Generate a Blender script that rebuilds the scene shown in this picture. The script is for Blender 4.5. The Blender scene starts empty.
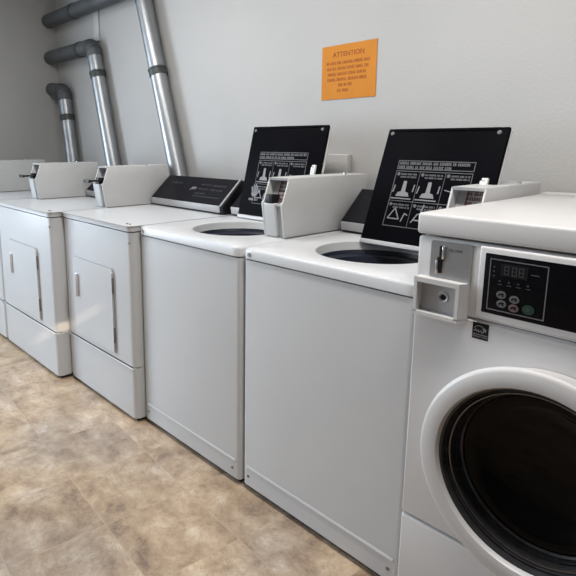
import bpy, bmesh, math, random
from mathutils import Vector, Matrix
S = bpy.context.scene
COL = S.collection
PI = math.pi

# ------------------------------------------------------------------ camera, world, sun, area light, exposure
cam = bpy.data.cameras.new('camera')
cam.lens = 34.5; cam.sensor_width = 36.0; cam.sensor_fit = 'HORIZONTAL'
cam.shift_x = 0.1006; cam.shift_y = -0.0702
cam.clip_start = 0.02
camo = bpy.data.objects.new('camera', cam); COL.objects.link(camo)
camo.location = (0, 0, 1.268)
camo.rotation_euler = (PI/2 - 0.18902, 0, 0.85868)
S.camera = camo

w = bpy.data.worlds.new('world'); S.world = w; w.use_nodes = True
bg = w.node_tree.nodes['Background']
bg.inputs[0].default_value = (0.75, 0.87, 1.0, 1); bg.inputs[1].default_value = 1.0

sun = bpy.data.lights.new('sun', 'SUN'); sun.energy = 6.5; sun.angle = 0.012; sun.color = (1.0, 0.80, 0.58)
suno = bpy.data.objects.new('sun', sun); COL.objects.link(suno)
suno.location = (6, -1.5, 5)
suno.rotation_euler = Vector((-1.0, 0.30, -0.50)).to_track_quat('-Z', 'Y').to_euler()

def area(name, loc, rot, sx, sy, power, colr):
    l = bpy.data.lights.new(name, 'AREA'); l.shape = 'RECTANGLE'; l.size = sx; l.size_y = sy
    l.energy = power; l.color = colr
    o = bpy.data.objects.new(name, l); COL.objects.link(o); o.location = loc; o.rotation_euler = rot
    return o
# daylight through the glazed doorway in the left wall
area('daylight', (-4.60, -0.42, 1.42), (0, -PI/2, 0), 1.6, 1.6, 104, (0.76, 0.88, 1.0))
# two fluorescent ceiling fixtures
for lx, watts in ((-2.3, 22), (-0.5, 32)):
    area('ceiling_lamp_light', (lx, 0.95, 2.50), (0, 0, 0), 1.2, 0.22, watts, (1.0, 0.97, 0.93))

S.view_settings.view_transform = 'Standard'; S.view_settings.look = 'None'
S.view_settings.gamma = 1.0; S.view_settings.use_curve_mapping = False
S.view_settings.exposure = 0.0

# ------------------------------------------------------------------ materials
def mat(name, col, rough=0.4, metal=0.0, coat=0.0, noise=0.0, nscale=8.0, bump=0.0, bscale=60.0, spec=0.5):
    m = bpy.data.materials.new(name); m.use_nodes = True
    nt = m.node_tree; b = nt.nodes['Principled BSDF']
    b.inputs['Base Color'].default_value = (*col, 1)
    b.inputs['Roughness'].default_value = rough; b.inputs['Metallic'].default_value = metal
    b.inputs['Specular IOR Level'].default_value = spec
    b.inputs['Coat Weight'].default_value = coat
    tc = nt.nodes.new('ShaderNodeTexCoord')
    if noise > 0:
        n = nt.nodes.new('ShaderNodeTexNoise'); n.inputs['Scale'].default_value = nscale; n.inputs['Detail'].default_value = 5
        nt.links.new(tc.outputs['Object'], n.inputs['Vector'])
        r = nt.nodes.new('ShaderNodeValToRGB')
        r.color_ramp.elements[0].position = 0.3; r.color_ramp.elements[1].position = 0.7
        r.color_ramp.elements[0].color = (*[c*(1-noise) for c in col], 1)
        r.color_ramp.elements[1].color = (*[min(1, c*(1+noise)) for c in col], 1)
        nt.links.new(n.outputs['Fac'], r.inputs['Fac']); nt.links.new(r.outputs['Color'], b.inputs['Base Color'])
    if bump > 0:
        n2 = nt.nodes.new('ShaderNodeTexNoise'); n2.inputs['Scale'].default_value = bscale; n2.inputs['Detail'].default_value = 3
        nt.links.new(tc.outputs['Object'], n2.inputs['Vector'])
        bp = nt.nodes.new('ShaderNodeBump'); bp.inputs['Strength'].default_value = bump; bp.inputs['Distance'].default_value = 0.004
        nt.links.new(n2.outputs['Fac'], bp.inputs['Height']); nt.links.new(bp.outputs['Normal'], b.inputs['Normal'])
    return m

M = {}
M['enamel'] = mat('white_enamel', (0.57, 0.578, 0.59), 0.33, noise=0.02, nscale=3, bump=0.03, bscale=90)
M['enamel_fl'] = mat('white_enamel_satin', (0.56, 0.548, 0.545), 0.38, noise=0.02, nscale=3)
M['meter'] = mat('meter_case_paint', (0.54, 0.54, 0.535), 0.45, noise=0.03, nscale=10)
M['meter_dark'] = mat('meter_face_grey', (0.40, 0.40, 0.41), 0.4)
M['black'] = mat('black_plastic', (0.008, 0.008, 0.01), 0.4, spec=0.2)
M['lid_black'] = mat('lid_liner_black', (0.003, 0.003, 0.0045), 0.5, noise=0.2, nscale=5, spec=0.02)
M['console'] = mat('console_face_black', (0.009, 0.009, 0.012), 0.4, noise=0.2, nscale=20, spec=0.12)
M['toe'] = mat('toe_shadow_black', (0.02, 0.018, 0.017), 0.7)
M['steel'] = mat('brushed_steel', (0.33, 0.33, 0.335), 0.42, metal=0.85, noise=0.05, nscale=30)
M['chrome'] = mat('chrome', (0.8, 0.8, 0.8), 0.12, metal=1.0)
M['screw'] = mat('screw_steel', (0.25, 0.24, 0.23), 0.4, metal=0.7)
M['silver'] = mat('silver_trim', (0.42, 0.42, 0.43), 0.42, metal=0.15)
M['galv'] = mat('galvanised_duct', (0.34, 0.353, 0.367), 0.40, metal=0.88, noise=0.10, nscale=9, bump=0.05, bscale=25)
M['galv_dull'] = mat('dull_duct', (0.10, 0.107, 0.112), 0.55, metal=0.4, noise=0.15, nscale=8)
M['tape'] = mat('dark_duct_band', (0.05, 0.055, 0.055), 0.5, metal=0.2)
M['tub'] = mat('tub_dark_blue', (0.012, 0.015, 0.028), 0.35)
M['tub_white'] = mat('tub_rim_white', (0.50, 0.51, 0.53), 0.45)
M['bumper'] = mat('bumper_grey', (0.13, 0.13, 0.13), 0.5)
M['print_white'] = mat('label_print_white', (0.21, 0.21, 0.22), 0.6)
M['print_dim'] = mat('label_print_grey', (0.11, 0.11, 0.118), 0.6)
M['print_faint'] = mat('faint_print', (0.04, 0.04, 0.045), 0.6)
M['latch'] = mat('latch_white', (0.62, 0.62, 0.6), 0.5)
M['orange'] = mat('orange_paper', (0.54, 0.20, 0.018), 0.85, noise=0.05, nscale=12)
M['ink'] = mat('brown_ink', (0.26, 0.055, 0.012), 0.8)
M['ink_body'] = mat('brown_ink_light', (0.34, 0.095, 0.012), 0.8)
M['red_print'] = mat('red_brown_print', (0.13, 0.055, 0.045), 0.6)
M['glass_black'] = mat('dark_door_glass', (0.0015, 0.0015, 0.0015), 0.05, spec=0.12)
M['panel_black'] = mat('black_panel_glass', (0.002, 0.002, 0.003), 0.25, spec=0.1)
M['gasket'] = mat('dark_bezel', (0.03, 0.029, 0.031), 0.16, noise=0.5, nscale=14)
M['streak'] = mat('grey_streak_ring', (0.14, 0.135, 0.135), 0.2, metal=0.8)
M['display'] = mat('dark_display', (0.012, 0.0125, 0.014), 0.3, spec=0.15)
M['green'] = mat('green_button', (0.004, 0.033, 0.02), 0.4)
M['button'] = mat('grey_button', (0.11, 0.11, 0.115), 0.4)
M['button_pink'] = mat('pinkish_button', (0.13, 0.09, 0.09), 0.4)
M['wall'] = mat('wall_paint', (0.43, 0.425, 0.418), 0.75, noise=0.025, nscale=2.5, bump=0.25, bscale=110)
M['ceiling'] = mat('ceiling_paint', (0.62, 0.61, 0.60), 0.9, bump=0.2, bscale=120)
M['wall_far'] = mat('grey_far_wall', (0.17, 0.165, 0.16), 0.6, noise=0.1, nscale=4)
M['trim'] = mat('painted_trim', (0.5, 0.5, 0.5), 0.5)

def floor_mat():
    m = bpy.data.materials.new('stone_look_vinyl'); m.use_nodes = True
    nt = m.node_tree; b = nt.nodes['Principled BSDF']; N = nt.nodes.new; L = nt.links.new
    tc = N('ShaderNodeTexCoord'); mp = N('ShaderNodeMapping')
    mp.inputs['Rotation'].default_value = (0, 0, math.radians(4.5))
    mp.inputs['Location'].default_value = (0.30, 0.0, 0)
    L(tc.outputs['Object'], mp.inputs['Vector'])
    br = N('ShaderNodeTexBrick'); br.offset = 0.0
    br.inputs['Scale'].default_value = 1.0
    br.inputs['Brick Width'].default_value = 0.32; br.inputs['Row Height'].default_value = 0.32
    br.inputs['Mortar Size'].default_value = 0.0016; br.inputs['Mortar Smooth'].default_value = 0.6; br.inputs['Bias'].default_value = 0
    br.inputs['Color1'].default_value = (0, 0, 0, 1); br.inputs['Color2'].default_value = (1, 1, 1, 1); br.inputs['Mortar'].default_value = (0.5, 0.5, 0.5, 1)
    L(mp.outputs['Vector'], br.inputs['Vector'])
    # every tile shifts the noise so that the pattern breaks at the joints
    sc = N('ShaderNodeVectorMath'); sc.operation = 'SCALE'; sc.inputs['Scale'].default_value = 9.0
    L(br.outputs['Color'], sc.inputs[0])
    ad = N('ShaderNodeVectorMath'); ad.operation = 'ADD'
    L(mp.outputs['Vector'], ad.inputs[0]); L(sc.outputs['Vector'], ad.inputs[1])
    n1 = N('ShaderNodeTexNoise'); n1.inputs['Scale'].default_value = 8.0; n1.inputs['Detail'].default_value = 9; n1.inputs['Roughness'].default_value = 0.74; n1.inputs['Distortion'].default_value = 0.25
    L(ad.outputs['Vector'], n1.inputs['Vector'])
    r1 = N('ShaderNodeValToRGB'); cr = r1.color_ramp
    cr.elements[0].position = 0.34; cr.elements[0].color = (0.22, 0.163, 0.124, 1)
    cr.elements[1].position = 0.68; cr.elements[1].color = (0.66, 0.575, 0.475, 1)
    e = cr.elements.new(0.44); e.color = (0.37, 0.278, 0.198, 1)
    e = cr.elements.new(0.56); e.color = (0.49, 0.39, 0.29, 1)
    L(n1.outputs['Fac'], r1.inputs['Fac'])
    n2 = N('ShaderNodeTexNoise'); n2.inputs['Scale'].default_value = 2.1; n2.inputs['Detail'].default_value = 3
    L(mp.outputs['Vector'], n2.inputs['Vector'])
    r2 = N('ShaderNodeValToRGB')
    r2.color_ramp.elements[0].position = 0.36; r2.color_ramp.elements[0].color = (0.80, 0.80, 0.84, 1)
    r2.color_ramp.elements[1].position = 0.62; r2.color_ramp.elements[1].color = (1.12, 1.04, 0.93, 1)
    L(n2.outputs['Fac'], r2.inputs['Fac'])
    mx = N('ShaderNodeMix'); mx.data_type = 'RGBA'; mx.blend_type = 'MULTIPLY'; mx.inputs[0].default_value = 0.85
    L(r1.outputs['Color'], mx.inputs[6]); L(r2.outputs['Color'], mx.inputs[7])
    # fine vein lines
    n3 = N('ShaderNodeTexNoise'); n3.inputs['Scale'].default_value = 9; n3.inputs['Detail'].default_value = 6; n3.inputs['Distortion'].default_value = 1.6
    L(ad.outputs['Vector'], n3.inputs['Vector'])
    r3 = N('ShaderNodeValToRGB'); c3 = r3.color_ramp
    c3.elements[0].position = 0.485; c3.elements[0].color = (1, 1, 1, 1)
    c3.elements[1].position = 0.515; c3.elements[1].color = (1, 1, 1, 1)
    e = c3.elements.new(0.5); e.color = (0.72, 0.70, 0.68, 1)
    L(n3.outputs['Fac'], r3.inputs['Fac'])
    mv = N('ShaderNodeMix'); mv.data_type = 'RGBA'; mv.blend_type = 'MULTIPLY'; mv.inputs[0].default_value = 0.8
    tv = N('ShaderNodeMapRange'); tv.inputs['To Min'].default_value = 0.86; tv.inputs['To Max'].default_value = 1.12
    L(br.outputs['Color'], tv.inputs['Value'])
    mt = N('ShaderNodeVectorMath'); mt.operation = 'SCALE'
    L(mx.outputs[2], mt.inputs[0]); L(tv.outputs['Result'], mt.inputs['Scale'])
    L(mt.outputs['Vector'], mv.inputs[6]); L(r3.outputs['Color'], mv.inputs[7])
    # pale joint
    mj = N('ShaderNodeMix'); mj.data_type = 'RGBA'
    ml = N('ShaderNodeMath'); ml.operation = 'MULTIPLY'; ml.inputs[1].default_value = 0.17
    L(br.outputs['Fac'], ml.inputs[0]); L(ml.outputs[0], mj.inputs[0])
    L(mv.outputs[2], mj.inputs[6]); mj.inputs[7].default_value = (0.50, 0.44, 0.36, 1)
    L(mj.outputs[2], b.inputs['Base Color'])
    b.inputs['Roughness'].default_value = 0.36
    bp = N('ShaderNodeBump'); bp.inputs['Strength'].default_value = 0.12; bp.inputs['Distance'].default_value = 0.003
    L(n1.outputs['Fac'], bp.inputs['Height']); L(bp.outputs['Normal'], b.inputs['Normal'])
    return m
M['floor'] = floor_mat()

# ------------------------------------------------------------------ mesh helpers
def smooth(me, ang=35):
    me.shade_smooth()
    try: me.set_sharp_from_angle(angle=math.radians(ang))
    except Exception: pass

def obj(name, bm, m, parent=None, off=None, label=None, ang=35):
    if off is not None: bmesh.ops.translate(bm, verts=bm.verts, vec=Vector(off))
    bmesh.ops.recalc_face_normals(bm, faces=bm.faces)
    me = bpy.data.meshes.new(name); bm.to_mesh(me); bm.free()
    me.materials.append(M[m] if isinstance(m, str) else m)
    smooth(me, ang)
    o = bpy.data.objects.new(name, me); COL.objects.link(o)
    if parent is not None: o.parent = parent
    if label: o['label'] = label
    return o

def thing(name, label, cat, loc=(0, 0, 0), group=None):
    o = bpy.data.objects.new(name, None); COL.objects.link(o); o.location = loc
    o.empty_display_size = 0.1
    o['label'] = label; o['category'] = cat
    if group: o['group'] = group
    return o

def absorb(host, *kids):
    """printed marks become part of the surface they are printed on"""
    me = host.data
    b = bmesh.new(); b.from_mesh(me)
    for k in kids:
        n0 = len(b.faces); b.from_mesh(k.data); b.faces.ensure_lookup_table()
        me.materials.append(k.data.materials[0]); idx = len(me.materials)-1
        for f in b.faces[n0:]: f.material_index = idx
        km = k.data; bpy.data.objects.remove(k); bpy.data.meshes.remove(km)
    b.to_mesh(me); b.free()

def structure(name, bm, m):
    o = obj(name, bm, m); o['kind'] = 'structure'; return o

def merge(bm, b2):
    me = bpy.data.meshes.new('tmp'); b2.to_mesh(me); b2.free(); bm.from_mesh(me); bpy.data.meshes.remove(me)

def box(bm, x0, x1, y0, y1, z0, z1, bev=0.0, seg=3, which='all'):
    b = bmesh.new()
    vs = [b.verts.new((x, y, z)) for z in (z0, z1) for y in (y0, y1) for x in (x0, x1)]
    for f in ((0,2,3,1),(4,5,7,6),(0,1,5,4),(2,6,7,3),(0,4,6,2),(1,3,7,5)): b.faces.new([vs[i] for i in f])
    if bev > 0:
        b.edges.ensure_lookup_table()
        def pick(e):
            d = e.verts[1].co - e.verts[0].co
            if which == 'all': return True
            if which == 'z': return abs(d.z) > 1e-6
            if which == 'y': return abs(d.y) > 1e-6
            if which == 'x': return abs(d.x) > 1e-6
            if which == 'front_z': return abs(d.z) > 1e-6 and abs(e.verts[0].co.y - y0) < 1e-6
        bmesh.ops.bevel(b, geom=[e for e in b.edges if pick(e)], offset=bev, segments=seg, profile=0.5, affect='EDGES')
    merge(bm, b); return bm

def prism(bm, pts, axis, a0, a1, bev=0.0):
    """extrude a 2D outline along axis: 'x' -> pts are (y,z); 'y' -> (x,z); 'z' -> (x,y)"""
    b = bmesh.new()
    def P(p, a):
        return {'x': (a, p[0], p[1]), 'y': (p[0], a, p[1]), 'z': (p[0], p[1], a)}[axis]
    A = [b.verts.new(P(p, a0)) for p in pts]; B = [b.verts.new(P(p, a1)) for p in pts]
    n = len(pts)
    b.faces.new(A); b.faces.new(B[::-1])
    for i in range(n): b.faces.new([A[i], A[(i+1) % n], B[(i+1) % n], B[i]])
    if bev > 0: bmesh.ops.bevel(b, geom=list(b.edges), offset=bev, segments=2, profile=0.5, affect='EDGES')
    merge(bm, b); return bm

def cyl(bm, p0, p1, r0, r1=None, n=24, caps=True):
    r1 = r0 if r1 is None else r1
    p0 = Vector(p0); p1 = Vector(p1); d = (p1-p0).normalized()
    u = d.orthogonal().normalized(); v = d.cross(u)
    R = []
    for p, r in ((p0, r0), (p1, r1)):
        R.append([bm.verts.new(p + (u*math.cos(2*PI*i/n) + v*math.sin(2*PI*i/n))*r) for i in range(n)])
    for i in range(n): bm.faces.new([R[0][i], R[0][(i+1) % n], R[1][(i+1) % n], R[1][i]])
    if caps: bm.faces.new(R[0][::-1]); bm.faces.new(R[1])
    return bm

def tube(bm, path, r, n=24, caps=True):
    path = [Vector(p) for p in path]; rings = []
    u = None
    for i, p in enumerate(path):
        d = (path[min(i+1, len(path)-1)] - path[max(i-1, 0)]).normalized()
        if u is None: u = d.orthogonal().normalized()
        u = (u - d*u.dot(d)).normalized(); v = d.cross(u)
        rr = r[i] if isinstance(r, (list, tuple)) else r
        rings.append([bm.verts.new(p + (u*math.cos(2*PI*k/n) + v*math.sin(2*PI*k/n))*rr) for k in range(n)])
    for a, b in zip(rings, rings[1:]):
        for k in range(n): bm.faces.new([a[k], a[(k+1) % n], b[(k+1) % n], b[k]])
    if caps: bm.faces.new(rings[0][::-1]); bm.faces.new(rings[-1])
    return bm

def lathe(bm, prof, c, axis, n=64, close=False):
    """prof = [(r, a)] ; axis 'y' : circle in xz, a along y ; axis 'z' : circle in xy, a along z"""
    rings = []
    for r, a in prof:
        ring = []
        for k in range(n):
            t = 2*PI*k/n
            if axis == 'y': ring.append(bm.verts.new((c[0] + r*math.cos(t), a, c[1] + r*math.sin(t))))
            else: ring.append(bm.verts.new((c[0] + r*math.cos(t), c[1] + r*math.sin(t), a)))
        rings.append(ring)
    if close: rings.append(rings[0])
    for a, b in zip(rings, rings[1:]):
        for k in range(n): bm.faces.new([a[k], a[(k+1) % n], b[(k+1) % n], b[k]])
    return rings

class Sheet:
    """thin printed marks on a flat face: origin O, axes U, V, outward normal N"""
    def __init__(s, O, U, V, t=0.0007, lift=0.0):
        s.O = Vector(O); s.U = Vector(U).normalized(); s.V = Vector(V).normalized(); s.N = s.U.cross(s.V).normalized(); s.t = t; s.lift = lift
        s.bm = bmesh.new()
    def quad(s, pts):
        a = [s.bm.verts.new(s.O + s.U*p[0] + s.V*p[1] + s.N*s.lift) for p in pts]
        b = [s.bm.verts.new(s.O + s.U*p[0] + s.V*p[1] + s.N*(s.lift+s.t)) for p in pts]
        n = len(pts)
        s.bm.faces.new(a[::-1]); s.bm.faces.new(b)
        for i in range(n): s.bm.faces.new([a[i], a[(i+1) % n], b[(i+1) % n], b[i]])
    def rect(s, u0, v0, u1, v1): s.quad([(u0, v0), (u1, v0), (u1, v1), (u0, v1)])
    def line(s, p, q, w):
        dx, dy = q[0]-p[0], q[1]-p[1]; L = math.hypot(dx, dy) or 1; nx, ny = -dy/L*w/2, dx/L*w/2
        s.quad([(p[0]-nx, p[1]-ny), (q[0]-nx, q[1]-ny), (q[0]+nx, q[1]+ny), (p[0]+nx, p[1]+ny)])
    def frame(s, u0, v0, u1, v1, w):
        s.rect(u0, v0, u1, v0+w); s.rect(u0, v1-w, u1, v1); s.rect(u0, v0+w, u0+w, v1-w); s.rect(u1-w, v0+w, u1, v1-w)
    def disc(s, u, v, ru, rv, n=16): s.quad([(u+ru*math.cos(2*PI*i/n), v+rv*math.sin(2*PI*i/n)) for i in range(n)])
    def writing(s, u0, u1, v, h, rng, wgt=0.16):
        """a row of small unreadable letters"""
        u = u0; cw = h*0.62
        while u < u1 - cw:
            for _ in range(rng.randint(2, 7)):
                if u > u1 - cw: break
                k = rng.randint(0, 4); t = h*wgt
                s.rect(u, v, u+t, v+h)
                if k in (0, 2): s.rect(u+t, v+h-t, u+cw*0.75, v+h)
                if k in (1, 2, 4): s.rect(u+t, v, u+cw*0.75, v+t)
                if k in (0, 3): s.rect(u+cw*0.75-t, v, u+cw*0.75, v+h-t)
                if k == 4: s.rect(u+t, v+h*0.45, u+cw*0.6, v+h*0.45+t)
                u += cw
            u += cw*0.8

def text_mesh(txt, size, O, U, V, depth=0.0006):
    cu = bpy.data.curves.new('lettering', 'FONT'); cu.body = txt; cu.size = size; cu.align_x = 'CENTER'; cu.align_y = 'CENTER'
    cu.extrude = depth/2
    t = bpy.data.objects.new('lettering', cu); COL.objects.link(t)
    bpy.context.view_layer.update()
    me = bpy.data.meshes.new_from_object(t.evaluated_get(bpy.context.evaluated_depsgraph_get()))
    bpy.data.objects.remove(t); bpy.data.curves.remove(cu)
    b = bmesh.new(); b.from_mesh(me); bpy.data.meshes.remove(me)
    U = Vector(U).normalized(); V = Vector(V).normalized(); N = U.cross(V)
    O = Vector(O)
    for v in b.verts: v.co = O + U*v.co.x + V*v.co.y + N*v.co.z
    return b

# ------------------------------------------------------------------ the room
YW, XL, XR, YF, ZC = 2.02, -4.50, 1.30, -1.70, 2.56
structure('floor', box(bmesh.new(), XL-.3, XR+.2, YF-.2, YW+.2, -0.05, 0.0), 'floor')
structure('ceiling', box(bmesh.new(), XL-.3, XR+.2, YF-.2, YW+.2, ZC, ZC+.1), 'ceiling')
structure('wall_back', box(bmesh.new(), XL-.2, XR+.2, YW, YW+.2, 0, ZC), 'wall')
structure('wall_front', box(bmesh.new(), XL-.2, XR+.2, YF-.2, YF, 0, ZC), 'wall_far')
b = bmesh.new()                                            # left wall with a glazed doorway
DY0, DY1, DZ = -1.25, 0.42, 2.25
box(b, XL-.2, XL, DY1, YW, 0, ZC); box(b, XL-.2, XL, YF, DY0, 0, ZC); box(b, XL-.2, XL, DY0, DY1, DZ, ZC)
structure('wall_left', b, 'wall')
b = bmesh.new()                                            # right wall with an added unseen slot that trims the sun to a sliver
SY0, SY1, SZ0, SZ1 = -0.19, 0.10, 2.295, 2.345
box(b, XR, XR+.06, YF, SY0, 0, ZC); box(b, XR, XR+.06, SY1, YW, 0, ZC)
box(b, XR, XR+.06, SY0, SY1, 0, SZ0); box(b, XR, XR+.06, SY0, SY1, SZ1, ZC)
structure('wall_right', b, 'wall_far')
b = bmesh.new()
box(b, XL-.12, XL+.012, DY0-.07, DY0+.01, 0, DZ+.07, .004); box(b, XL-.12, XL+.012, DY1-.01, DY1+.07, 0, DZ+.07, .004)
box(b, XL-.12, XL+.012, DY0, DY1, DZ-.01, DZ+.07, .004)
structure('trim_1', b, 'trim')
b = bmesh.new(); box(b, XL, XL+.012, DY1+.07, YW, 0, .09, .003)
structure('baseboard_left', b, 'trim')
b = bmesh.new(); box(b, XL+.012, XR, YW-.012, YW, 0, .09, .003)
structure('baseboard_back', b, 'trim')
for lx, side in ((-2.3, 'over the dryers'), (-0.5, 'over the front-loader')):
    t = thing('ceiling_lamp', 'white fluorescent strip fixture on the ceiling ' + side, 'lamp', (lx, 0.95, ZC), 'ceiling strip lamps')
    obj('housing', box(bmesh.new(), -.64, .64, -.15, .15, -.045, 0, .01), 'trim', t)

# ------------------------------------------------------------------ coin meter (a part of each machine)
def coin_meter(root, off, lever, decal_seed, length=0.52):
    """case standing on a machine top; local x -0.105..0 (right face at 0), y 0 = front, z 0 = machine top"""
    rng = random.Random(decal_seed)
    e = length
    prof = [(0.018, 0.004), (0.0, 0.130), (0.012, 0.140), (0.040, 0.222), (e, 0.222), (e-.02, 0.004)]
    b = bmesh.new()
    prism(b, prof, 'x', -0.006, 0.0, 0.0012)              # right side plate
    prism(b, prof, 'x', -0.105, -0.099, 0.0012)           # left side plate
    prism(b, [(0.036, 0.214), (0.032, 0.223), (e, 0.223), (e, 0.214)], 'x', -0.0995, -0.0055)     # cover
    prism(b, [(e-.03, 0.004), (e-.01, 0.218), (e-.004, 0.218), (e-.022, 0.004)], 'x', -0.0995, -0.0055)  # back
    prism(b, [(0.040, 0.004), (0.034, 0.105), (0.07, 0.105), (0.07, 0.004)], 'x', -0.0995, -0.0055)      # lower body
    case = obj('coin_meter', b, 'meter', root, off)
    b = bmesh.new(); box(b, -.101, -.004, .030, e-.03, 0.0, .006)
    obj('shadow_gap_strip', b, 'screw', case, off)  # dark strip put in as the shadow gap under the case
    b = bmesh.new()
    prism(b, [(0.019, 0.005), (0.004, 0.116), (0.002, 0.128), (0.036, 0.128), (0.04, 0.005)], 'x', -0.0985, -0.042, 0.001)
    obj('meter_face', b, 'meter', case, off)
    b = bmesh.new()
    prism(b, [(0.032, 0.005), (0.020, 0.116), (0.010, 0.122), (0.010, 0.128), (0.036, 0.128), (0.04, 0.005)], 'x', -0.0415, -0.0065)
    obj('face_return', b, 'meter_dark', case, off)
    b = bmesh.new(); prism(b, [(0.040, 0.128), (0.076, 0.214), (0.082, 0.212), (0.050, 0.126)], 'x', -0.098, -0.007)
    ip = obj('instruction_panel', b, 'meter_dark', case, off)
    U = Vector((1, 0, 0)); V = Vector((0, 0.036, 0.086)).normalized()
    s = Sheet((off[0]-0.098, off[1]+0.040, off[2]+0.128), U, V, lift=0.0006)
    for k in range(5): s.writing(0.032, 0.089, 0.012 + k*0.0155, 0.011, rng, 0.30)
    s.frame(0.028, 0.006, 0.090, 0.090, 0.004)
    absorb(ip, obj('instruction_print', s.bm, 'red_print', case))
    b = bmesh.new(); box(b, -.092, -.056, 0.010, 0.05, 0.128, 0.160, .003)
    obj('coin_slide', b, 'black', case, off)
    if lever:
        b = bmesh.new(); box(b, -.085, -.03, -0.055, 0.03, 0.142, 0.150, .002); box(b, -.09, -.025, -0.064, -0.052, 0.138, 0.154, .003)
        obj('slide_lever', b, 'black', case, off)
    b = bmesh.new(); cyl(b, (-.012, e-.14, .221), (-.012, e-.14, .231), .006, n=12)
    obj('lock_stud', b, 'chrome', case, off)
    return case

# ------------------------------------------------------------------ control console (a part of each machine)
def console(root, x0, x1, y0, off, badge=True):
    """sloped black backsplash; y0 = its front, standing on z = 0.914"""
    z = 0.914
    b = bmesh.new()
    prism(b, [(y0, z+.004), (y0-.004, z+.044), (y0+.130, z+.166), (y0+.142, z+.160), (y0+.144, z)], 'x', x0, x1, 0.003)
    c = obj('control_console', b, 'black', root, off)
    b = bmesh.new()
    prism(b, [(y0-.003, z+.010), (y0-.008, z+.043), (y0+.004, z+.046), (y0+.006, z+.010)], 'x', x0+.004, x1-.022, 0.001)
    obj('console_lower_trim', b, 'silver', c, off)
    b = bmesh.new()
    prism(b, [(y0-.008, z+.046), (y0+.128, z+.170), (y0+.136, z+.166), (y0, z+.040)], 'x', x1-.020, x1-.011, 0.001)
    obj('console_end_trim', b, 'silver', c, off)
    U = Vector((1, 0, 0)); V = Vector((0, .134, .122)).normalized()
    O = Vector((x0+off[0], y0-.004+off[1], z+.044+off[2]))
    w_ = x1-x0
    s = Sheet(O, U, V, lift=0.0008)
    s.rect(.008, .006, w_-.03, .174)
    face = obj('console_face', s.bm, 'console', c)
    rng = random.Random(5)
    s = Sheet(O, U, V, lift=0.0016)
    for k in range(3): s.writing(w_*.56, w_*.70, .06+.032*k, .010, rng, .2)
    for k in range(2): s.writing(w_*.72, w_*.88, .09+.030*k, .010, rng, .2)
    s.writing(w_*.14, w_*.30, .12, .012, rng, .2)
    s.line((w_*.55, .045), (w_*.9, .045), .003)
    absorb(face, obj('console_print', s.bm, 'print_faint', c))
    s = Sheet(O, U, V, lift=0.0016)
    p = [(.0, .0), (.010, .024), (.018, .006), (.028, .026), (.034, .008), (.044, .020)]
    for a, q in zip(p, p[1:]): s.line((w_*.46+a[0], .082+a[1]), (w_*.46+q[0], .082+q[1]), .006)
    obj('badge', s.bm, 'print_white', c)
    return c

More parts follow.
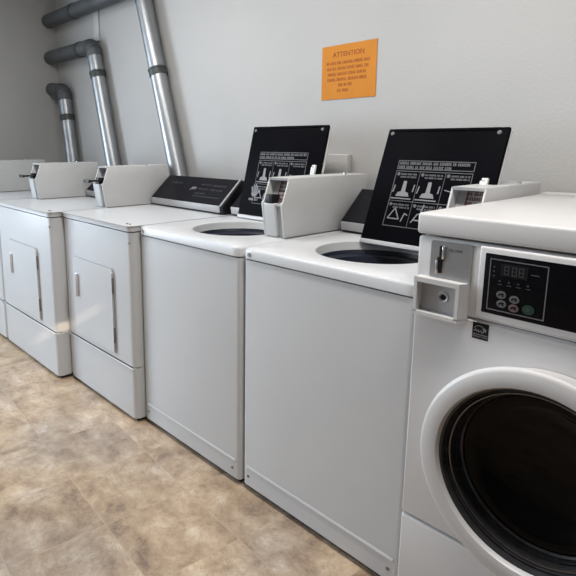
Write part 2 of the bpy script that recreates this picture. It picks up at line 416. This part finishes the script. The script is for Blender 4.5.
# ------------------------------------------------------------------ dryers
def make_dryer(W, xl, yf, mx, my, dx0, dx1, label):
    D = 0.66; loc = (xl + W/2, yf + D/2, 0)
    off = (-W/2, -D/2, 0)
    t = thing('clothes_dryer', label, 'dryer', loc, 'front loading coin dryers along the back wall')
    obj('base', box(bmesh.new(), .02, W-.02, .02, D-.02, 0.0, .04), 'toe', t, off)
    obj('cabinet', box(bmesh.new(), .003, W-.003, .03, D, .022, .884, .004), 'enamel', t, off)
    b = bmesh.new(); box(b, 0, W, 0, .07, .270, .883, .026, 5, 'front_z'); box(b, .01, W-.01, .01, .07, .262, .272)
    fp = obj('front_panel', b, 'enamel', t, off)
    b = bmesh.new(); box(b, 0, W, 0, .07, .020, .263, .026, 5, 'front_z')
    # rolled upper lip of the kick panel
    box(b, .012, W-.012, -.003, .01, .252, .263, .003)
    obj('kick_panel', b, 'enamel', t, off)
    b = bmesh.new()
    r = .028
    pts = []
    for cx_, cy_, a0 in ((W-r, r-.004, -PI/2), (W-.004, D, 0), (.004, D, PI/2), (r, r-.004, PI)):
        if cy_ < .1:
            for i in range(7): a = a0 + i*PI/12; pts.append((cx_ + r*math.cos(a), cy_ + r*math.sin(a)))
        else: pts.append((cx_, cy_))
    prism(b, pts, 'z', .889, .914)
    bmesh.ops.bevel(b, geom=[e for e in b.edges if abs(e.verts[0].co.z-.914) < 1e-5 and abs(e.verts[1].co.z-.914) < 1e-5], offset=.008, segments=3, profile=.5, affect='EDGES')
    tp = obj('top_panel', b, 'enamel', t, off)
    b = bmesh.new(); cyl(b, (W-.075, .030, .913), (W-.075, .030, .917), .006, n=12); cyl(b, (W-.050, .030, .913), (W-.050, .030, .917), .005, n=12)
    obj('screw', b, 'screw', tp, off)
    b = bmesh.new(); cyl(b, (W-.016, .004, .838), (W-.016, -.001, .838), .006, n=12)
    obj('screw', b, 'screw', fp, off)
    # door
    b = bmesh.new(); prism(b, [(dx0, .302), (dx1, .302), (dx1, .678), (dx1-.015, .694), (dx0, .694)], 'y', -.012, .004)
    bmesh.ops.bevel(b, geom=[e for e in b.edges if abs(e.verts[0].co.y+.012) < 1e-5 and abs(e.verts[1].co.y+.012) < 1e-5], offset=.005, segments=2, profile=.5, affect='EDGES')
    d = obj('door', b, 'enamel', t, off)
    b = bmesh.new(); box(b, dx0-.008, dx1+.008, -.0015, .002, .294, .702, .006, 2, 'y')
    obj('door_seal', b, 'meter_dark', fp, off)
    b = bmesh.new(); hx = dx0; box(b, hx+.014, hx+.048, -.0165, -.011, .498, .618, .003); box(b, hx+.037, hx+.048, -.026, -.011, .500, .616, .003)
    obj('door_handle', b, 'enamel', d, off)
    b = bmesh.new(); box(b, hx+.018, hx+.035, -.0175, -.0160, .508, .608)
    obj('handle_recess', b, 'meter_dark', d, off)
    for z0 in (.345, .585):
        b = bmesh.new(); box(b, dx1-.001, dx1+.0065, -.011, .0, z0, z0+.072, .002)
        obj('hinge', b, 'screw', d, off)
    console(t, mx+.008, W-.016, .532, off)
    coin_meter(t, (off[0]+mx, off[1]+my, .9145), True, 3, .432)
    return t

make_dryer(.680, -2.724, 1.200, .019, .225, .126, .514, 'white dryer directly left of the top-load washers, black sloped console in full view')
make_dryer(.796, -3.520, 1.132, .135, .196, .190, .602, 'white dryer at the left edge, between two others, whole door in view')
make_dryer(.720, -4.244, 1.130, .179, .12, .126, .540, 'white dryer in the left corner, only its top and meter box in view')

# ------------------------------------------------------------------ top-load washers
def lid(root, W, off, x0, x1, ybase, zbase, tilt, emblem, seed):
    h, w_ = .430, x1-x0
    b = bmesh.new()
    box(b, 0, w_, -.013, .0, 0.004, h, .007, 3, 'all')
    rt = Matrix.Translation(Vector((x0+off[0], ybase+off[1], zbase))) @ Matrix.Rotation(-tilt, 4, 'X')
    def fin(bm_): bmesh.ops.transform(bm_, matrix=rt, verts=bm_.verts); return bm_
    # raised lip along the open edge
    box(b, w_*.06, w_*.94, -.016, -.006, h-.014, h-.002, .004)
    l = obj('lid', fin(b), 'lid_black', root)
    b = bmesh.new(); box(b, -.001, w_+.001, .0005, .012, 0.0, h-.002, .005, 3)
    obj('lid_shell', fin(b), 'meter', l)
    b = bmesh.new(); box(b, .004, w_-.004, -.018, .0, -.006, .012, .004)
    obj('hinge_rail', fin(b), 'silver', l)
    for u in (.022, w_-.030):
        b = bmesh.new(); cyl(b, (u, -.012, h-.020), (u, -.017, h-.020), .008, .006, 14)
        obj('bumper', fin(b), 'bumper', l)
    b = bmesh.new()
    box(b, w_-.052, w_-.030, -.018, -.012, .208, .250, .003); box(b, w_-.034, w_-.024, -.022, -.012, .202, .258, .003); box(b, w_-.046, w_-.030, -.021, -.012, .248, .258, .003)
    obj('latch', fin(b), 'latch', l)
    rng = random.Random(seed)
    s = Sheet((0, -.0135, 0), (1, 0, 0), (0, 0, 1))
    u0, u1, v0, v1 = w_*.18, w_*.82, h*.16, h*.72
    hb = h*.075
    s.frame(u0, v1-hb, u1, v1, .0022)
    s.writing(u0+.006, u1-.006, v1-hb*.46, hb*.30, rng, .3); s.writing(u0+.006, u1*.8, v1-hb*.90, hb*.30, rng, .3)
    s.frame(u0, v0, u1, v1-hb-.006, .0022)
    vm = v0 + (v1-hb-v0)*.44
    s.rect(u0, vm, u1, vm+.002)
    cw = (u1-u0)/3
    for i in range(3):
        a = u0 + i*cw
        if i: s.rect(a, v0, a+.0015, v1-hb-.006)
        # number disc and caption lines of each step
        for (vt) in (v1-hb-.018, vm-.012):
            s.disc(a+.012, vt, .006, .006)
            for k in range(2): s.writing(a+.022, a+cw-.006, vt-.003-k*.010, .006, rng, .3)
    lab = obj('instruction_label', fin(s.bm), 'print_dim', l)
    s = Sheet((0, -.0135, 0), (1, 0, 0), (0, 0, 1), lift=.0003)
    for i in range(2):                                     # agitator pictures
        a = u0 + (i+.5)*cw; v = vm+.018
        s.quad([(a-.026, v), (a+.026, v), (a+.020, v+.014), (a+.008, v+.018), (a+.006, v+.056), (a-.006, v+.056), (a-.008, v+.018), (a-.020, v+.014)])
        s.line((a-.040, v+.014), (a-.036, v+.040), .004); s.line((a+.036, v+.018), (a+.038, v+.044), .004)
        s.rect(a-.042, v-.010, a+.036, v-.006)
    a = u0 + 2*cw                                          # closing hand picture
    s.line((a+.010, vm+.050), (a+.050, vm+.042), .003); s.line((a+.050, vm+.042), (a+.080, vm+.016), .007); s.line((a+.052, vm+.020), (a+.078, vm+.040), .005)
    a = u0                                                 # knob and pour pictures of the lower row
    for p, q in (((.012, .028), (.034, .066)), ((.034, .066), (.056, .028)), ((.056, .028), (.012, .028)), ((.066, .02), (.074, .050)), ((.074, .050), (.086, .044))): s.line((a+p[0], v0+p[1]), (a+q[0], v0+q[1]), .004)
    a = u0+cw
    for p, q in (((.012, .02), (.030, .052)), ((.030, .052), (.050, .052)), ((.050, .052), (.072, .022)), ((.02, .030), (.066, .030)), ((.04, .06), (.046, .086))): s.line((a+p[0], v0+p[1]), (a+q[0], v0+q[1]), .004)
    a = u0+2*cw
    s.frame(a+.016, v0+.020, a+.070, v0+.060, .003); s.line((a+.02, v0+.025), (a+.06, v0+.055), .003)
    back = Sheet((0, -.0131, 0), (1, 0, 0), (0, 0, 1)); back.rect(u0-.004, v0-.004, u1+.004, v1+.004)
    absorb(lab, obj('label_pictures', fin(s.bm), 'print_white', l), obj('label_backing', fin(back.bm), 'lid_black', l))
    if emblem:
        s = Sheet((0, -.0135, 0), (1, 0, 0), (0, 0, 1), lift=.001)
        a, v = w_*.20, h*.27
        s.disc(a, v, .020, .016)
        for k, (du, dv) in enumerate(((-.022, .030), (-.009, .040), (.004, .042), (.016, .036))): s.line((a+du*.6, v), (a+du, v+dv), .007)
        s.line((a+.012, v-.004), (a+.034, v+.014), .008)
        s.writing(a-.03, a+.03, v-.034, .010, rng, .3)
        obj('hand_emblem', fin(s.bm), 'print_white', l)
    return l

def make_washer(loc, label, seed, emblem, W, lx0, lx1, ly, lz, tilt, mx, my, ml):
    D = .69
    off = (-W/2, -D/2, 0)
    t = thing('top_load_washer', label, 'washer', loc, 'top loading coin washers with lids open')
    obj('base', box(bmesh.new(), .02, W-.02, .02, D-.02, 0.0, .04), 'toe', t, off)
    b = bmesh.new()
    box(b, .003, .028, .03, D, .024, .872, .004); box(b, W-.028, W-.003, .03, D, .024, .872, .004); box(b, .01, W-.01, D-.02, D, .024, .872, .002); box(b, .01, W-.01, .03, D-.01, .024, .06)
    obj('cabinet', b, 'enamel', t, off)
    b = bmesh.new(); box(b, 0, W, 0, .07, .024, .8725, .020, 5, 'front_z')
    fp = obj('front_panel', b, 'enamel', t, off)
    b = bmesh.new(); prism(b, [(-.0005, .092), (-.003, .094), (-.003, .098), (-.0005, .104)], 'x', .024, W-.024)
    obj('crease', b, 'enamel', fp, off)
    for x in (.032, W-.040):
        b = bmesh.new(); cyl(b, (x, .002, .062), (x, -.003, .062), .0055, n=12); obj('screw', b, 'screw', fp, off)
    # deck with the round tub opening
    cx_, cy_, R = W/2+.004, .282, .194
    b = bmesh.new(); n = 96
    r = .024
    outer, ring = [], []
    def out_pt(a):
        dx, dy = math.cos(a), math.sin(a)
        tx = ((W-cx_) if dx > 0 else cx_)/abs(dx) if abs(dx) > 1e-9 else 1e9
        ty = ((D-cy_) if dy > 0 else cy_+.004)/abs(dy) if abs(dy) > 1e-9 else 1e9
        k = min(tx, ty); x, y = cx_+dx*k, cy_+dy*k
        # rounded front corners
        for qx in (r, W-r):
            if (x-qx)*(1 if qx > W/2 else -1) > 0 and y < r-.004:
                vx, vy = x-qx, y-(r-.004); L = math.hypot(vx, vy); x, y = qx+vx/L*r, r-.004+vy/L*r
        return x, y
    angs = sorted({2*PI*i/n for i in range(n)} | {math.atan2(y-cy_, x-cx_) % (2*PI) for x, y in ((0, D), (W, D), (0, -.004), (W, -.004), (r, -.004), (W-r, -.004), (0, r), (W, r))})
    lv = []
    e = .010
    def inset(x, y, k): return (cx_+(x-cx_)*(1-k/.3), cy_+(y-cy_)*(1-k/.3))
    rows = []
    for a in angs:
        x, y = out_pt(a)
        xi, yi = inset(x, y, e); xm, ym = inset(x, y, e*.3)
        rows.append([b.verts.new(p) for p in (
            (x, y, .8775), (x, y, .914-e), (xm, ym, .914-e*.3), (xi, yi, .914),
            (cx_+(R+.006)*math.cos(a), cy_+(R+.006)*math.sin(a), .914), (cx_+R*math.cos(a), cy_+R*math.sin(a), .911), (cx_+(R-.006)*math.cos(a), cy_+(R-.006)*math.sin(a), .882))])
    for i in range(len(rows)):
        A, B = rows[i], rows[(i+1) % len(rows)]
        for k in range(6): b.faces.new([A[k], B[k], B[k+1], A[k+1]])
    dk = obj('deck', b, 'enamel', t, off, ang=50)
    b = bmesh.new(); cyl(b, (.034, 0, .893), (.034, -.008, .893), .007, n=14); obj('screw', b, 'screw', dk, off)
    # dark tub
    b = bmesh.new(); lathe(b, [(R-.006, .8825), (R-.010, .870), (R-.030, .862), (R-.040, .80), (R-.040, .48)], (cx_, cy_), 'z')
    rings = lathe(b, [(R-.040, .48), (.06, .47)], (cx_, cy_), 'z'); b.faces.new(rings[-1])
    tb = obj('tub', b, 'tub', t, off)
    b = bmesh.new(); lathe(b, [(.062, .47), (.050, .52), (.040, .74), (.030, .77), (.001, .775)], (cx_, cy_), 'z', 32)
    obj('agitator', b, 'black', tb, off)
    # raised rear of the deck that carries the hinge
    console(t, .012, mx-.112, .515, off)
    coin_meter(t, (off[0]+mx, off[1]+my, .9145), False, seed, ml)
    lid(t, W, off, lx0, lx1, ly, lz, tilt, emblem, seed)
    return t

WA, WB = .654, .664
make_washer((-2.040+WA/2, 1.243+.345, 0), 'white top-load washer right of the dryers, white hand emblem inside its open black lid', 11, True,
            WA, .086, .542, .500, .919, math.radians(14), .650, .203, .52)
make_washer((-1.378+WB/2, 1.250+.345, 0), 'white top-load washer beside the front-loader, nearest open black lid, no hand emblem', 17, False,
            WB, .186, .622, .412, .910, math.radians(21), .662, .295, .43)

# ------------------------------------------------------------------ front-load washer
def make_front_loader():
    W, D = .680, .76
    x_l, y_f = -.709, 1.224
    off = (-W/2, -D/2, 0)
    t = thing('front_load_washer', 'white front-load washer with black round door and black control panel at the right', 'washer', (x_l+W/2, y_f+D/2, 0))
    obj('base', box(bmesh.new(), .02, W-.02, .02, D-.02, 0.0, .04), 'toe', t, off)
    obj('cabinet', box(bmesh.new(), .002, W-.002, .04, D, .022, 1.044, .006), 'enamel_fl', t, off)
    cx_, cz_ = .334, .570
    R0 = .226
    # front panel with a round door opening
    b = bmesh.new(); n = 96; x0, x1, z0, z1 = 0, W, .288, .866
    rows = []
    angs = sorted({2*PI*i/n for i in range(n)} | {math.atan2(z-cz_, x-cx_) % (2*PI) for x in (x0, x1) for z in (z0, z1)})
    for a in angs:
        dx, dz = math.cos(a), math.sin(a)
        tx = ((x1-cx_) if dx > 0 else cx_-x0)/abs(dx) if abs(dx) > 1e-9 else 1e9
        tz = ((z1-cz_) if dz > 0 else cz_-z0)/abs(dz) if abs(dz) > 1e-9 else 1e9
        k = min(tx, tz); x, z = cx_+dx*k, cz_+dz*k
        Rr = min(R0, k-.012) if False else R0
        ro = min(Rr, k-.006)
        xi = cx_+(x-cx_)*(1-.006/k); zi = cz_+(z-cz_)*(1-.006/k)
        rows.append([b.verts.new(p) for p in ((x, .05, z), (x, .006, z), (xi, 0, zi), (cx_+ro*dx, 0, cz_+ro*dz), (cx_+ro*dx, .03, cz_+ro*dz))])
    for i in range(len(rows)):
        A, B = rows[i], rows[(i+1) % len(rows)]
        for k in range(4): b.faces.new([A[k], B[k], B[k+1], A[k+1]])
    obj('front_panel', b, 'enamel_fl', t, off, ang=40)
    b = bmesh.new(); box(b, 0, W, 0, .05, .024, .284, .007, 3)
    obj('lower_panel', b, 'enamel_fl', t, off)
    of2 = (off[0]+.0125, off[1], off[2])
    # control fascia
    b = bmesh.new(); box(b, 0, W, 0, .05, .8675, 1.044, .007, 3)
    fa = obj('control_fascia', b, 'enamel_fl', t, off)
    b = bmesh.new(); box(b, .142, W-.028, -.007, .004, .874, 1.041, .0065, 3)
    obj('fascia_frame', b, 'enamel_fl', fa, of2)
    b = bmesh.new(); box(b, .158, W-.05, -.0095, -.004, .8905, 1.0265, .002, 2)
    cp = obj('control_panel', b, 'panel_black', fa, of2)
    yy = -.0096
    s = Sheet((of2[0]+.158, of2[1]+yy, .8905), (1, 0, 0), (0, 0, 1))
    s.frame(.012, .010, .132, .126, .0022)
    po = obj('panel_outline', s.bm, 'print_dim', cp)
    s = Sheet((of2[0]+.158, of2[1]+yy, .8905), (1, 0, 0), (0, 0, 1))
    s.rect(.036, .090, .092, .117)
    dsp = obj('display', s.bm, 'display', cp)
    s = Sheet((of2[0]+.158, of2[1]+yy-.0008, .8905), (1, 0, 0), (0, 0, 1))
    for u in (.044, .060, .074):                            # seven-segment digits
        s.frame(u, .094, u+.010, .113, .0016); s.rect(u, .1028, u+.010, .1042)
    absorb(dsp, obj('digits', s.bm, 'print_faint', dsp))
    s = Sheet((of2[0]+.158, of2[1]+yy, .8905), (1, 0, 0), (0, 0, 1))
    for k in range(4):
        s.disc(.036+k*.0195, .078, .002, .002); s.rect(.032+k*.0195, .070, .041+k*.0195, .0715)
    for k in range(3): s.disc(.022, .088+k*.010, .0018, .0018)
    s.line((.099, .103), (.115, .103), .002)
    absorb(cp, po, obj('indicator_print', s.bm, 'print_faint', cp))
    for (u, v, m) in ((.042, .048, 'button'), (.044, .028, 'button'), (.070, .043, 'button'), (.070, .024, 'button_pink')):
        s = Sheet((of2[0]+.158, of2[1]+yy, .8905), (1, 0, 0), (0, 0, 1), t=.0016)
        s.disc(u, v, .0105, .0085, 20)
        bt = obj('button', s.bm, m, cp)
        s = Sheet((of2[0]+.158, of2[1]+yy-.0016, .8905), (1, 0, 0), (0, 0, 1))
        s.line((u-.006, v-.002), (u-.001, v+.003), .0022); s.line((u-.001, v+.003), (u+.005, v-.003), .0022); s.line((u+.002, v+.003), (u+.006, v+.003), .002)
        obj('button_symbol', s.bm, 'panel_black', bt)
    s = Sheet((of2[0]+.158, of2[1]+yy, .8905), (1, 0, 0), (0, 0, 1), t=.0016)
    s.disc(.100, .027, .0125, .0105, 20)
    obj('start_button', s.bm, 'green', cp, label='green start button')
    s = Sheet((of2[0]+.158, of2[1]+yy-.0016, .8905), (1, 0, 0), (0, 0, 1))
    s.quad([(.096, .022), (.106, .027), (.096, .032)])
    obj('start_symbol', s.bm, 'print_faint', cp)
    # coin slot plate and return cup
    b = bmesh.new(); box(b, .024, .126, -.003, .003, .945, 1.037, .006, 3, 'y')
    pl = obj('coin_plate', b, 'steel', fa, of2)
    b = bmesh.new(); box(b, .047, .054, -.006, -.002, .960, 1.026, .001); box(b, .043, .058, -.007, -.002, .990, .999, .001)
    obj('coin_slot', b, 'black', pl, of2)
    b = bmesh.new(); box(b, .040, .046, -.008, -.002, .958, .990, .001); box(b, .055, .061, -.008, -.002, .995, 1.026, .001)
    obj('slot_guide', b, 'chrome', pl, of2)
    s = Sheet((of2[0]+.07, of2[1]-.0031, 1.016), (1, 0, 0), (0, 0, 1)); s.writing(0, .034, 0, .006, random.Random(4), .2)
    absorb(pl, obj('plate_print', s.bm, 'print_dim', pl))
    b = bmesh.new()                                        # cup: floor, roof, two sides, standing proud of the front
    d0, d1 = -.034, .002
    plan = [(-.002, .002), (-.002, -.026), (.112, -.026), (.124, -.001), (.124, .002)]
    prism(b, plan, 'z', .853, .862); prism(b, plan, 'z', .935, .947)
    prism(b, [(-.002, .002), (-.002, -.026), (.006, -.026), (.006, .002)], 'z', .8595, .9355)
    prism(b, [(.104, .002), (.104, -.026), (.112, -.026), (.124, -.001), (.124, .002)], 'z', .8595, .9355)
    bmesh.ops.remove_doubles(b, verts=b.verts, dist=1e-6)
    cup = obj('coin_return_cup', b, 'enamel_fl', fa, of2)
    b = bmesh.new(); box(b, .006, .104, -.0015, .002, .860, .935)
    cpl = obj('cup_backplate', b, 'silver', cup, of2)
    b = bmesh.new(); cyl(b, (.063, -.001, .902), (.063, -.0035, .902), .0065, n=16)
    obj('lock_hole', b, 'black', cpl, of2)
    b = bmesh.new(); lathe(b, [(.0065, -.0016), (.012, -.004), (.016, -.0016)], (.063, .902), 'y', 20)
    obj('lock_ring', b, 'silver', cpl, of2)
    # efficiency sticker
    O = Vector((of2[0]+.139, of2[1]-.0004, .822))
    b = bmesh.new(); box(b, .139, .176, -.0006, .0004, .822, .861)
    st = obj('efficiency_sticker', b, 'black', t, of2)
    s = Sheet(O, (1, 0, 0), (0, 0, 1), lift=.0006)
    for i in range(8):
        a0, a1 = PI*(.12+.095*i), PI*(.12+.095*(i+1))
        s.line((.0165+.0125*math.cos(a0), .021+.011*math.sin(a0)), (.0165+.0125*math.cos(a1), .021+.011*math.sin(a1)), .0016)
    p = [(.004, .018), (.008, .023), (.010, .018), (.014, .022), (.016, .017), (.020, .021), (.024, .016), (.027, .020)]
    for a, q in zip(p, p[1:]): s.line(a, q, .0017)
    st5 = [(.0285+(.0062 if k % 2 == 0 else .0026)*math.sin(k*PI/5), .0235+(.0062 if k % 2 == 0 else .0026)*math.cos(k*PI/5)) for k in range(10)]
    s.quad(st5); s.rect(.0015, .0105, .0355, .0118)
    mk = obj('sticker_mark', s.bm, 'print_white', st)
    b = text_mesh('ENERGY STAR', .0055, O+Vector((.0185, -.0008, .006)), (1, 0, 0), (0, 0, 1))
    absorb(st, mk, obj('sticker_lettering', b, 'print_white', st))
    # top
    b = bmesh.new(); box(b, -.003, W+.001, -.006, D, 1.049, 1.1005, .008, 4)
    tp = obj('top_panel', b, 'enamel_fl', t, off)
    b = bmesh.new(); box(b, .012, W-.012, D-.045, D-.001, 1.098, 1.108, .004)
    obj('rear_lip', b, 'enamel_fl', tp, off)
    # door
    b = bmesh.new()
    lathe(b, [(.224, .012), (.227, -.015), (.237, -.050), (.246, -.072), (.2475, -.080), (.245, -.086), (.238, -.0895), (.215, -.0915), (.206, -.090), (.2025, -.084), (.201, -.07), (.201, -.02), (.22, .0)], (cx_, cz_), 'y', 96, close=True)
    dr = obj('door', b, 'enamel_fl', t, off, ang=50)
    b = bmesh.new()
    lathe(b, [(.2015, -.078), (.197, -.076), (.195, -.064), (.190, -.066), (.188, -.052), (.183, -.054), (.181, -.040), (.178, -.042), (.176, -.026), (.171, -.020), (.168, .0), (.2015, .0)], (cx_, cz_), 'y', 96, close=True)
    b2 = bmesh.new(); lathe(b2, [(.1885, -.057), (.1865, -.0605), (.1835, -.0605), (.1820, -.056), (.1825, -.045), (.1880, -.045)], (cx_, cz_), 'y', 96, close=True)
    obj('door_bezel', b, 'gasket', dr, off, ang=20)
    obj('streak_ring', b2, 'streak', dr, off)  # metal ring added to stand for reflection streaks on the bezel
    b = bmesh.new()
    rr = lathe(b, [(.175, -.020), (.166, -.024), (.14, -.006), (.10, .006), (.05, .014), (.004, .016)], (cx_, cz_), 'y', 64); b.faces.new(rr[-1])
    obj('door_glass', b, 'glass_black', dr, off, ang=60)
    return t
make_front_loader()

# ------------------------------------------------------------------ vent ducts
def duct(label, bottom, bend, zend, joints, hjoint, top_elbow_r, y=1.955):
    R = .052
    B = Vector((bottom[0], y, bottom[1])); T = Vector((bend[0], y, bend[1])); E = Vector((XL+.002, y, zend))
    t = thing('vent_duct', label, 'duct', (B.x, B.y, B.z), 'metal dryer vent ducts on the back wall')
    o = tuple(-B)
    d1 = (T-B).normalized(); d2 = (E-T).normalized()
    er = top_elbow_r
    cut = er*math.tan(d1.angle(d2)/2)
    P0 = T - d1*cut; P1 = T + d2*cut
    b = bmesh.new(); tube(b, [B, P0], R, 28); obj('riser', b, 'galv', t, o)
    # elbow of a few gores
    path = []
    for i in range(9):
        s_ = i/8; path.append((P0*(1-s_)**2 + T*2*s_*(1-s_) + P1*s_**2))
    b = bmesh.new(); tube(b, [P0-d1*.02]+path+[P1+d2*.02], [R+.003]*11, 28); 
    for q in (2, 4, 6):
        dd = (path[q+1]-path[q-1]).normalized(); cyl(b, path[q]-dd*.004, path[q]+dd*.004, R+.006, n=28)
    obj('elbow', b, 'galv_dull', t, o)
    b = bmesh.new(); tube(b, [P1, E], R, 28); obj('cross_run', b, 'galv_dull', t, o)
    for z in joints:
        k = (z-B.z)/(T.z-B.z); p = B.lerp(T, k)
        b = bmesh.new(); cyl(b, p-d1*.024, p+d1*.024, R+.004, n=28); cyl(b, p+d1*.012, p+d1*.018, R+.007, n=28)
        obj('joint_band', b, 'tape', t, o)
    if hjoint is not None:
        k = (hjoint-T.x)/(E.x-T.x); p = T.lerp(E, k)
        b = bmesh.new(); cyl(b, p-d2*.02, p+d2*.02, R+.004, n=28); obj('joint_band', b, 'tape', t, o)
    return t
duct('longest vent duct, rightmost riser, its run to the left wall highest', (-2.575, .55), (-3.105, 2.216), 2.216, [1.685], -4.03, .12)
duct('middle vent duct with a band below its elbow', (-3.37, .55), (-3.755, 1.936), 1.936, [1.735], -3.95, .075)
duct('shortest vent duct nearest the left corner', (-4.07, .55), (-4.275, 1.665), 1.69, [1.455], None, .075)
t = thing('hanger_strap', 'thin pale strap hanging between the upper and middle vent ducts', 'strap', (-3.80, 2.008, 1.98))
obj('strap', box(bmesh.new(), -.035, .035, 0, .012, 0, .24, .003), 'meter', t)

# ------------------------------------------------------------------ things on the wall
t = thing('wall_notice', 'orange paper notice with brown lettering taped to the back wall', 'notice', (-1.555, YW, 1.57))
SG = Matrix.Rotation(math.radians(-0.5), 4, 'Y')
b = bmesh.new(); box(b, -.145, .145, -.0025, -.0005, -.115, .115)
bmesh.ops.transform(b, matrix=SG, verts=b.verts); paper = obj('paper', b, 'orange', t)
b = text_mesh('ATTENTION', .030, (0, -.0029, .074), (1, 0, 0), (0, 0, 1)); bmesh.ops.transform(b, matrix=SG, verts=b.verts)
hd = obj('heading', b, 'ink', t)
rng = random.Random(2)
s = Sheet((0, -.0026, 0), (1, 0, 0), (0, 0, 1))
for k, (a, q) in enumerate(((-.118, .118), (-.116, .116), (-.110, .108), (-.112, .106), (-.050, .030), (-.056, .006))):
    s.writing(a, q, .034-k*.0235, .0125, rng, .24)
bmesh.ops.transform(s.bm, matrix=SG, verts=s.bm.verts); absorb(paper, hd, obj('body_lines', s.bm, 'ink_body', t))

t = thing('wall_box', 'small plain wall box behind the meter case, right of an open lid', 'box', (-1.585, YW, 1.15))
obj('cover', box(bmesh.new(), -.07, .07, -.035, 0, -.065, .065, .006), 'wall', t)
